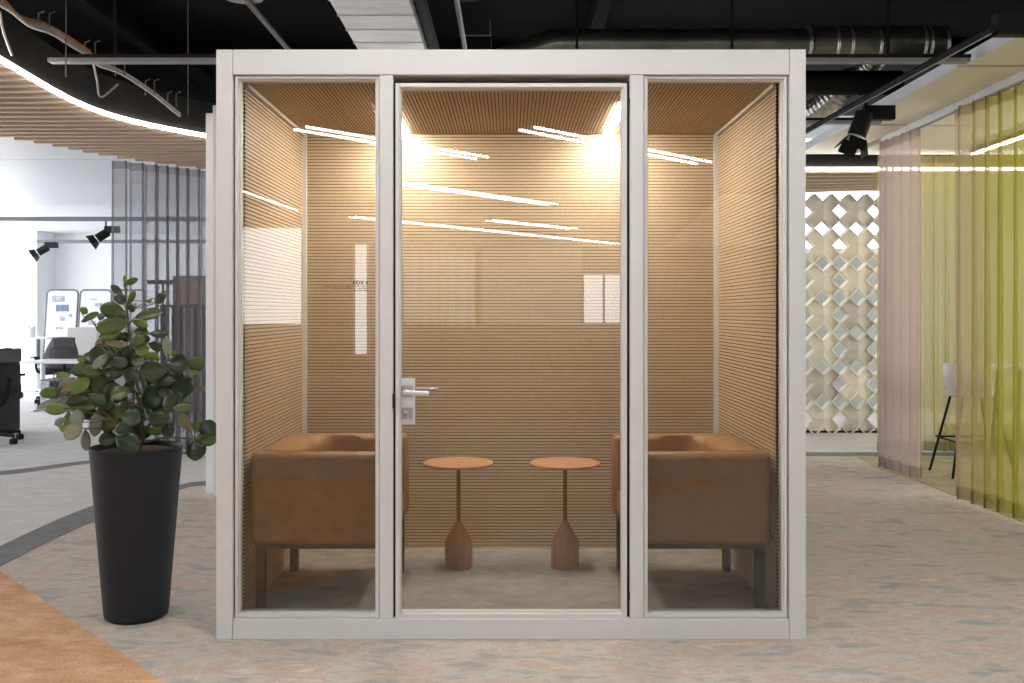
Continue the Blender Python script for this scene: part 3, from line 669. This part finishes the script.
# lamp in the enclosure
def lamp(name, lab, a, b, m, w=.012, sep=.05, body=True, drop=True, group='linear lamps'):
    a, b = Vector(a), Vector(b); c = (a+b)/2; u = (b-a).normalized(); v = Vector((-u.y,u.x,0)); h = (b-a).length/2
    t = thing(name, lab, 'lamp', tuple(c), 0, group)
    for s in ((-1,1) if sep else (0,)): MB().obox(v*(s*sep/2)+Vector((0,0,-.004)), u, v, (0,0,1), h, w, .008).build('light_line', m, t)
    MB().obox((0,0,.025), u, v, (0,0,1), h+.01, w+sep/2+.006, .02).build('housing', M['black'], t)
    if drop:
        for s in (-.8,.8): p = u*(h*s); MB().tube([p+Vector((0,0,.04)),p+Vector((0,0,3.56-c.z))], .002, 5).build('wire', M['greybar'], t)
    return t
lamp('linear_lamp', 'bright linear lamp seen through the olive curtain', (3.92,Y(8.05),2.62), (3.92,Y(5.6),2.62), M['lampin'], .018, 0, drop=False)
# lamps of the hall in front of the booth, seen mirrored in its glass
def RP(px, py, z):
    D = (z-CZ)*F/(CY-py); return (( px-CX)*D/F, -(D+CAMY)+.085, z)
def rlamp(lab, p, q, z=2.7, sep=.16): lamp('linear_lamp', lab, RP(*p, z), RP(*q, z), M['lamp'], .013, sep)
rlamp('double linear lamp mirrored across the left pane and door top', (300,127.5), (482,157.5))
rlamp('double linear lamp mirrored from door top into right pane', (527,128), (704,162.5))
rlamp('double linear lamp mirrored at mid height in the door glass left half', (400,183), (553,204.5))
rlamp('short double linear lamp mirrored centrally in the door glass', (489,220), (574,228.5))
rlamp('long linear lamp mirrored lowest across the door glass', (352,216.5), (622,244), 2.75, .15)
rlamp('linear lamp mirrored on the side wall of the left pane', (240,190), (297,210), 2.7, .0)
for i, (x, y, lab) in enumerate(((-2.3,-1.6,'added unseen overhead fill lamp in front of the planter'),(0,-1.3,'added unseen overhead fill lamp in front of the booth door'),(2.3,-1.5,'added unseen overhead fill lamp in front of the olive curtain'))):
    lamp('linear_lamp', lab, (x-.7,y+.7,3.15), (x+.7,y-.7,3.15), M['lamp'], .05, .13)  # fill lamps added out of view, unmirrored, to light the booth front

curtain('sheer_curtain', 'red and yellow net curtain mirrored in the door glass', [(-2.4,-16.35,0),(-1.5,-16.3,0),(-.6,-16.35,0)], .95, 2.65, .04, .2, M['rearyellow'], M['rearyellow'], seedv=8)
# ------------------------------------------------------------------ spotlights
def spot(lab, base, track_z, aim, s=1.0, rz=0, driver=True, group=None):
    t = thing('track_spotlight', lab, 'spotlight', tuple(base), rz, group)
    if driver: MB().box(-.015*s,.18*s,-.03*s,.03*s,-.0,.09*s).build('driver_box', M['black'], t, bevel=.004)
    MB().tube([(0,0,.0),(0,0,track_z-base[2]+.01)], .012*s, 8).build('mount', M['black'], t)
    aim = Vector(aim).normalized(); c = Vector((-.03*s,0,-.02*s))
    MB().tube([c-aim*.07*s, c-aim*.065*s, c+aim*.10*s, c+aim*.10*s], [.03*s,.058*s,.058*s,.05*s], 24).build('head', M['black'], t, smooth=40)
    MB().tube([c+aim*.10*s, c+aim*.118*s], .060*s, 24).build('rim', M['chrome'], t, smooth=40)
    a = aim.cross(Vector((0,1,0))).normalized(); b = aim.cross(a).normalized()
    for k, (n1, n2) in enumerate(((a,b),(-a,b),(b,a),(-b,a))):
        MB().obox(c+aim*.155*s+n1*.075*s, aim+n1*.45, n2, n1-aim*.45, .045*s, .055*s, .002).build('barn_door', M['black'], t)
    return t
ta = at(790,140,7.3); tb_ = at(994,28,4.42)
tr = thing('light_track', 'black light track sloping past the white soffit, right of the booth', 'light track', tuple(ta))
dvv = tb_-ta
MB().tube([(0,0,0),tuple(dvv)], .022, 4).build('track_body', M['black'], tr); MB().tube([Vector((-.012,0,-.026)),dvv+Vector((-.012,0,-.026))], .004, 4).build('track_groove', M['greybar'], tr)
tag(tr.children[1], 'grey conductor line')
z_at = lambda D: ta.z+(tb_.z-ta.z)*(D-7.3)/(4.42-7.3)
b_ = at(866,120,6.1)
spot('black spotlight with barn doors and box on the track beside the pink curtain', b_, b_.z+.16, (-.35,-.05,-.9), 1.0)
b_ = at(1036,36,4.5); spot('black track spotlight box at the top right corner by the soffit', b_, b_.z+.14, (-.5,-.1,-.8), 1.1, math.pi)
# office tracks
for lab, px0, px1, py, D in (('long dark light track crossing the white office ceiling',-60,230,219,13.2),('shorter dark light track nearer the office wall',37,230,241.5,16.8)):
    a, b = at(px0,py,D), at(px1,py,D); tag(MB().box(a.x,b.x,a.y-.02,a.y+.02,a.z-.03,a.z+.03).build('light_track', M['boardframe']), lab, 'light track')
b_ = at(106,233,13.2); spot('black office spotlight on the long track beside the net curtain', b_, b_.z+.2, (-.7,-.3,-.55), 1.05, 0, True, 'office spotlights')
b_ = at(46,248,16.8); spot('black office spotlight at the end of the shorter track', b_, b_.z+.13, (-.7,-.3,-.5), 1.15, 0, True, 'office spotlights')

# ------------------------------------------------------------------ lattice of X blocks
P_ = .3655; s_ = P_/(2*math.sqrt(2)); LD = 10.0
lat = thing('block_screen', 'screen of stacked cream and grey cross-shaped blocks between booth and pink curtain', 'room divider', (at(824,0,LD).x, Y(LD), 0))
def xblock(m):
    mb = MB(); dpt = .13; t = .012; R = math.pi/4
    def W(u, v, y): return (u*math.cos(R)-v*math.sin(R), y, u*math.sin(R)+v*math.cos(R))
    h = s_/2
    for k in range(4):
        a = k*math.pi/2; ca, sa = round(math.cos(a)), round(math.sin(a))
        T = lambda u, v, y: W(u*ca-v*sa, u*sa+v*ca, y)
        def wall(u0,u1,v0,v1):
            vs = [T(u,v,y) for u in (u0,u1) for v in (v0,v1) for y in (0,dpt)]
            mb.add(vs, [(0,1,3,2),(4,6,7,5),(0,4,5,1),(2,3,7,6),(0,2,6,4),(1,5,7,3)])
        wall(h, 3*h, -h, -h+t); wall(h, 3*h, h-t, h); wall(3*h-t, 3*h, -h+t, h-t)
        # the arm's face falls from the ridge at the centre to the open end
        mb.add([T(0,0,.0),T(h,-h,.02),T(h,h,.02)], [(0,1,2)])
        mb.add([T(h,-h,.02),T(3*h,-h,.045),T(3*h,h,.045),T(h,h,.02)], [(0,1,2,3)])
        mb.add([T(0,0,dpt),T(h,-h,dpt),T(h,h,dpt)], [(0,1,2)]); mb.add([T(h,-h,dpt),T(3*h,-h,dpt),T(3*h,h,dpt),T(h,h,dpt)], [(0,1,2,3)])
    return mb
proto = {}
zb0 = at(0,419,LD).z
tone = {0:'cg',1:'gc',2:'cg',3:'cg',4:'cc',5:'cc',6:'gg'}
row0 = zb0
for c in range(-1,3):
    for r in range(7):
        kind = 'blockg' if tone[r][c % 2] == 'g' else 'blockc'
        loc = (c*P_, 0, row0+r*P_)
        if kind not in proto:
            o = xblock(M[kind]).build('block', M[kind], lat); proto[kind] = o
        else:
            o = proto[kind].copy(); COL.objects.link(o)
        o.parent = lat; o.location = loc; o.rotation_euler = (0, math.pi/2*((r*3+c) % 4), 0)
MB().box(-P_*1.5, P_*2.5, .03, .10, 0.0, row0-P_/2+.05).build('plinth', M['black'], lat)

struct('ceiling_soffit_4', MB().prism([(2.67,-8.2),(7.2,-8.2),(7.2,-16.6),(3.4,-16.6)], 2.7, 2.76), M['ceilwhite'])
# ------------------------------------------------------------------ office on the left
def office_chair(lab, loc, rz, back, group='office chairs'):
    t = thing('office_chair', lab, 'office chair', loc, rz, group)      # faces -x
    for k in range(5):
        a = 2*math.pi*k/5+.2; e = Vector((.31*math.cos(a), .31*math.sin(a), .085))
        MB().tube([(0,0,.11),e], [.03,.018], 8).build('base_arm', M['black'], t, smooth=50)
        w = MB().tube([e+Vector((.0,-.025,-.055)), e+Vector((0,.025,-.055))], .030, 16); w.tube([e, e+Vector((0,0,-.05))], .01, 6)
        w.build('caster', M['black'], t, smooth=40)
    MB().tube([(0,0,.09),(0,0,.40)], [.03,.025], 12).build('gas_column', M['black'], t, smooth=50)
    MB().box(-.24,.22,-.24,.24,.42,.50).build('seat', M['mesh'], t, bevel=.035, smooth=60)
    mb = MB(); vs = []
    for i in range(9):
        z = .50+.42*i/8; w = .22-.09*(i/8)**2+.02*math.sin(i/8*3.1); x = .22+.10*(i/8)-.035*math.sin(i/8*math.pi)
        for j in range(7): f = j/3-1; vs.append((x-.05*f*f, w*f, z))
    mb.add(vs, [(i*7+j,i*7+j+1,(i+1)*7+j+1,(i+1)*7+j) for i in range(8) for j in range(6)])
    mb.build('backrest', back, t, smooth=80, solid=.035)
    MB().box(.275,.318,-.15,.15,.79,.93).build('upper_back', M['greyfab'], t, bevel=.02, smooth=60)
    MB().tube(spline([(.0,0,.40),(.2,0,.38),(.30,0,.48),(.32,0,.65)], 5), .025, 8).build('spine', M['black'], t, smooth=60)
    for s in (-1,1):
        MB().tube(spline([(.05,s*.24,.44),(.06,s*.29,.50),(.03,s*.29,.64)], 5), .016, 8).build('arm_support', M['black'], t, smooth=60)
        MB().box(-.14,.10,s*.29-.04,s*.29+.04,.64,.665).build('armrest', M['black'], t, bevel=.01)
    return t
office_chair('black mesh office chair at the far left edge of the picture', (at(-12,0,9.25).x, Y(9.25), 0), -.5, M['mesh'])
office_chair('grey-backed office chair at the low white desk by the cabinet', (at(60,0,13.0).x-.12, Y(13.2), 0), -.9, M['greyfab'])
# black pedestal
c = at(2,0,9.9); t = thing('desk_pedestal', 'black drawer pedestal behind the black office chair', 'pedestal', (c.x,c.y,0))
MB().box(-.25,.06,-.2,.25,.03,.60).build('body', M['mesh'], t, bevel=.004)
for k in range(3): MB().box(-.24,.05,-.212,-.2,.05+.18*k,.215+.18*k).build('drawer', M['black'], t, bevel=.002)
# low white desk + pedestal
c = at(58,0,12.4); t = thing('office_desk', 'low white desk with rounded top in front of the cabinet', 'desk', (c.x,c.y,0))
MB().box(-.30,.55,-.35,.35,.62,.65).build('top', M['tablewhite'], t, bevel=.012)
for x in (-.2,.45): MB().tube([(x,0,.62),(x,0,.03)], .03, 10).build('leg', M['tablewhite'], t); 
for x in (-.2,.45): MB().box(x-.03,x+.03,-.3,.3,0,.03).build('foot', M['tablewhite'], t)
c = at(59,0,12.3); t = thing('desk_pedestal', 'blue grey drawer pedestal under the low white desk', 'pedestal', (c.x,c.y,0))
MB().box(-.12,.12,-.25,.2,.03,.42).build('body', M['bluegrey'], t, bevel=.004)
MB().box(-.11,.0,-.262,-.25,.05,.40).build('drawer', M['papergrey'], t); MB().box(.01,.11,-.262,-.25,.05,.40).build('drawer', M['mesh'], t)
# cabinet
c = at(93,0,13.95); t = thing('office_cabinet', 'warm grey cabinet standing between the desk and the net curtain', 'cabinet', (c.x,c.y,0))
MB().box(-.28,.60,-.2,.25,0,1.05).build('body', M['cabinet'], t, bevel=.006)
for x in (-.275,.165): MB().box(x,x+.43,-.215,-.2,.05,1.03).build('door', M['cabinet'], t, bevel=.003)
# high table
c = at(38,0,14.8); t = thing('standing_table', 'small white standing table with one column before the first whiteboard', 'table', (c.x,c.y,0))
MB().box(-.27,.27,-.25,.25,.86,.885).build('top', M['tablewhite'], t, bevel=.01)
MB().tube([(0,0,.86),(0,0,.45)], .03, 12).build('column', M['boardframe'], t, smooth=40); MB().tube([(0,0,.46),(0,0,.05)], .06, 12).build('sleeve', M['tablewhite'], t, smooth=40)
for s in (-1,1): MB().tube([(0,0,.07),(.22,s*.22,.05)], .025, 8).build('foot', M['tablewhite'], t); MB().tube([(.22,s*.22-.02,.028),(.22,s*.22+.02,.028)], .028, 12).build('caster', M['mesh'], t)
MB().tube([(0,0,.07),(-.25,0,.05)], .025, 8).build('foot', M['tablewhite'], t)
t = thing('pen_cup', 'white cup with dark pens on the standing table', 'cup', (c.x-.10,c.y,.885))
MB().lathe([(0,0),(.05,0),(.065,.16),(.058,.16),(.045,.01),(0,.01)], n=20).build('cup_body', M['cup'], t, smooth=50)
for x in (-.02,.02): MB().tube([(x,0,.02),(x*2,0,.2)], .007, 6).build('pen', M['mesh'], t)
# whiteboards
def board(lab, px, D, notes):
    c = at(px,0,D); t = thing('whiteboard', lab, 'whiteboard', (c.x,c.y,0), 0, 'rolling whiteboards'); h, w, r = 1.63, .25, .07
    lean = Matrix.Rotation(.05, 4, 'X')
    P = []
    for cx_, cz, a0 in ((w-r,h-r,0),(-w+r,h-r,90),(-w+r,.06+r,180),(w-r,.06+r,270)):
        for k in range(6): a = math.radians(a0+18*k); P.append((cx_+r*math.cos(a), cz+r*math.sin(a)))
    q_ = [(x+(h-z)*-.035, .0+.05*z, z) for x, z in P]
    MB().tube(q_, .016, 8, closed=True).build('frame', M['boardframe'], t, smooth=60)
    n = len(q_); vs = [(x,y-.006,z) for x,y,z in q_]+[(x,y+.006,z) for x,y,z in q_]
    MB().add(vs, [tuple(range(n)),tuple(range(n,2*n))[::-1]]).build('panel', M['boardw'], t)
    for (x, z, a, b, m) in notes:
        xx = x+(h-z)*-.035; yy = .05*z
        MB().box(xx-a,xx+a,yy-.014,yy-.008,z-b,z+b).build('paper', M[m], t)
    for s in (-1,1): MB().tube([(s*.2,-.02,.045),(s*.2-.05,-.28,.03)], .015, 6).build('foot', M['boardframe'], t); MB().tube([(s*.2,.0,.045),(s*.2,.25,.03)], .015, 6).build('foot', M['boardframe'], t)
    return t
board('leaning whiteboard with blue prints, just right of the standing table', 60.5, 15.2, [(-.06,1.49,.10,.05,'papergrey'),(.01,1.34,.10,.055,'paperblue'),(.02,1.17,.04,.035,'papergrey'),(.15,1.22,.025,.022,'papergrey'),(-.02,1.02,.06,.02,'papergrey'),(-.10,.75,.05,.04,'paperblue'),(-.08,.55,.05,.04,'papergrey')])
board('leaning whiteboard with small grey prints, beside the net curtain', 94, 15.2, [(.06,1.39,.06,.03,'papergrey'),(-.03,1.10,.06,.03,'papergrey'),(.14,1.2,.02,.05,'papergrey'),(-.02,1.48,.05,.006,'papergrey')])
board('leaning whiteboard seen through the net curtain', 128, 15.2, [(.06,1.39,.06,.03,'papergrey'),(-.05,1.2,.06,.04,'papergrey')])
# things behind the net curtain
c = at(163,0,12); t = thing('floor_lamp', 'black flat-headed floor lamp behind the net curtain', 'floor lamp', (c.x,c.y,0))
MB().lathe([(0,0),(.13,0),(.13,.015),(.02,.025),(0,.025)], n=24).build('base', M['black'], t, smooth=40)
MB().tube([(0,0,.02),(0,0,1.64)], .014, 8).build('pole', M['black'], t); MB().box(-.18,.18,-.06,.06,1.63,1.68).build('lamp_head', M['black'], t, bevel=.006)
c = at(197,0,11.6); t = thing('display_screen', 'mottled red and grey printed standing screen behind the net curtain', 'screen', (c.x,c.y,0))
MB().box(-.27,.5,-.02,.02,.05,1.70).build('print_panel', M['canvas'], t); ring(-.285,.515,.03,1.72,.02,-.03,.03).build('frame', M['boardframe'], t)
for x in (-.2,.43): MB().box(x-.03,x+.03,-.2,.2,0,.032).build('foot', M['boardframe'], t)
c = at(172,0,10.6); t = thing('slat_divider', 'dark waist-high divider of upright bars behind the net curtain', 'room divider', (c.x,c.y,0))
ring(-.12,.75,.02,1.36,.03,-.03,.03).build('frame', M['black'], t)
for k in range(10): x = -.06+k*.08; MB().box(x-.018,x+.018,-.02,.02,.05,1.33).build('bar', M['black'], t)
for x in (-.1,.72): MB().box(x-.03,x+.03,-.15,.15,0,.022).build('foot', M['black'], t)

# ------------------------------------------------------------------ world, camera
w = bpy.data.worlds.new('hall_daylight'); S.world = w; w.use_nodes = True
bg = w.node_tree.nodes['Background']; bg.inputs[0].default_value = (.93,.96,1,1); bg.inputs[1].default_value = .5
cd = bpy.data.cameras.new('camera'); co = bpy.data.objects.new('camera', cd); COL.objects.link(co)
co.location = (0, CAMY, CZ); co.rotation_euler = (math.pi/2, 0, 0)
cd.sensor_width = 36; cd.lens = F/1024*36; cd.shift_y = -(341.5-CY)/1024; cd.shift_x = (512-CX)/1024
cd.clip_start = .05; cd.clip_end = 100
S.camera = co
S.view_settings.view_transform = 'Standard'; S.view_settings.look = 'None'; S.view_settings.gamma = 1; S.view_settings.use_curve_mapping = False
S.view_settings.exposure = 0
S.cycles.max_bounces = 10; S.cycles.transparent_max_bounces = 24; S.cycles.use_denoising = True
S.cycles.caustics_reflective = False; S.cycles.caustics_refractive = False; S.cycles.sample_clamp_indirect = 4
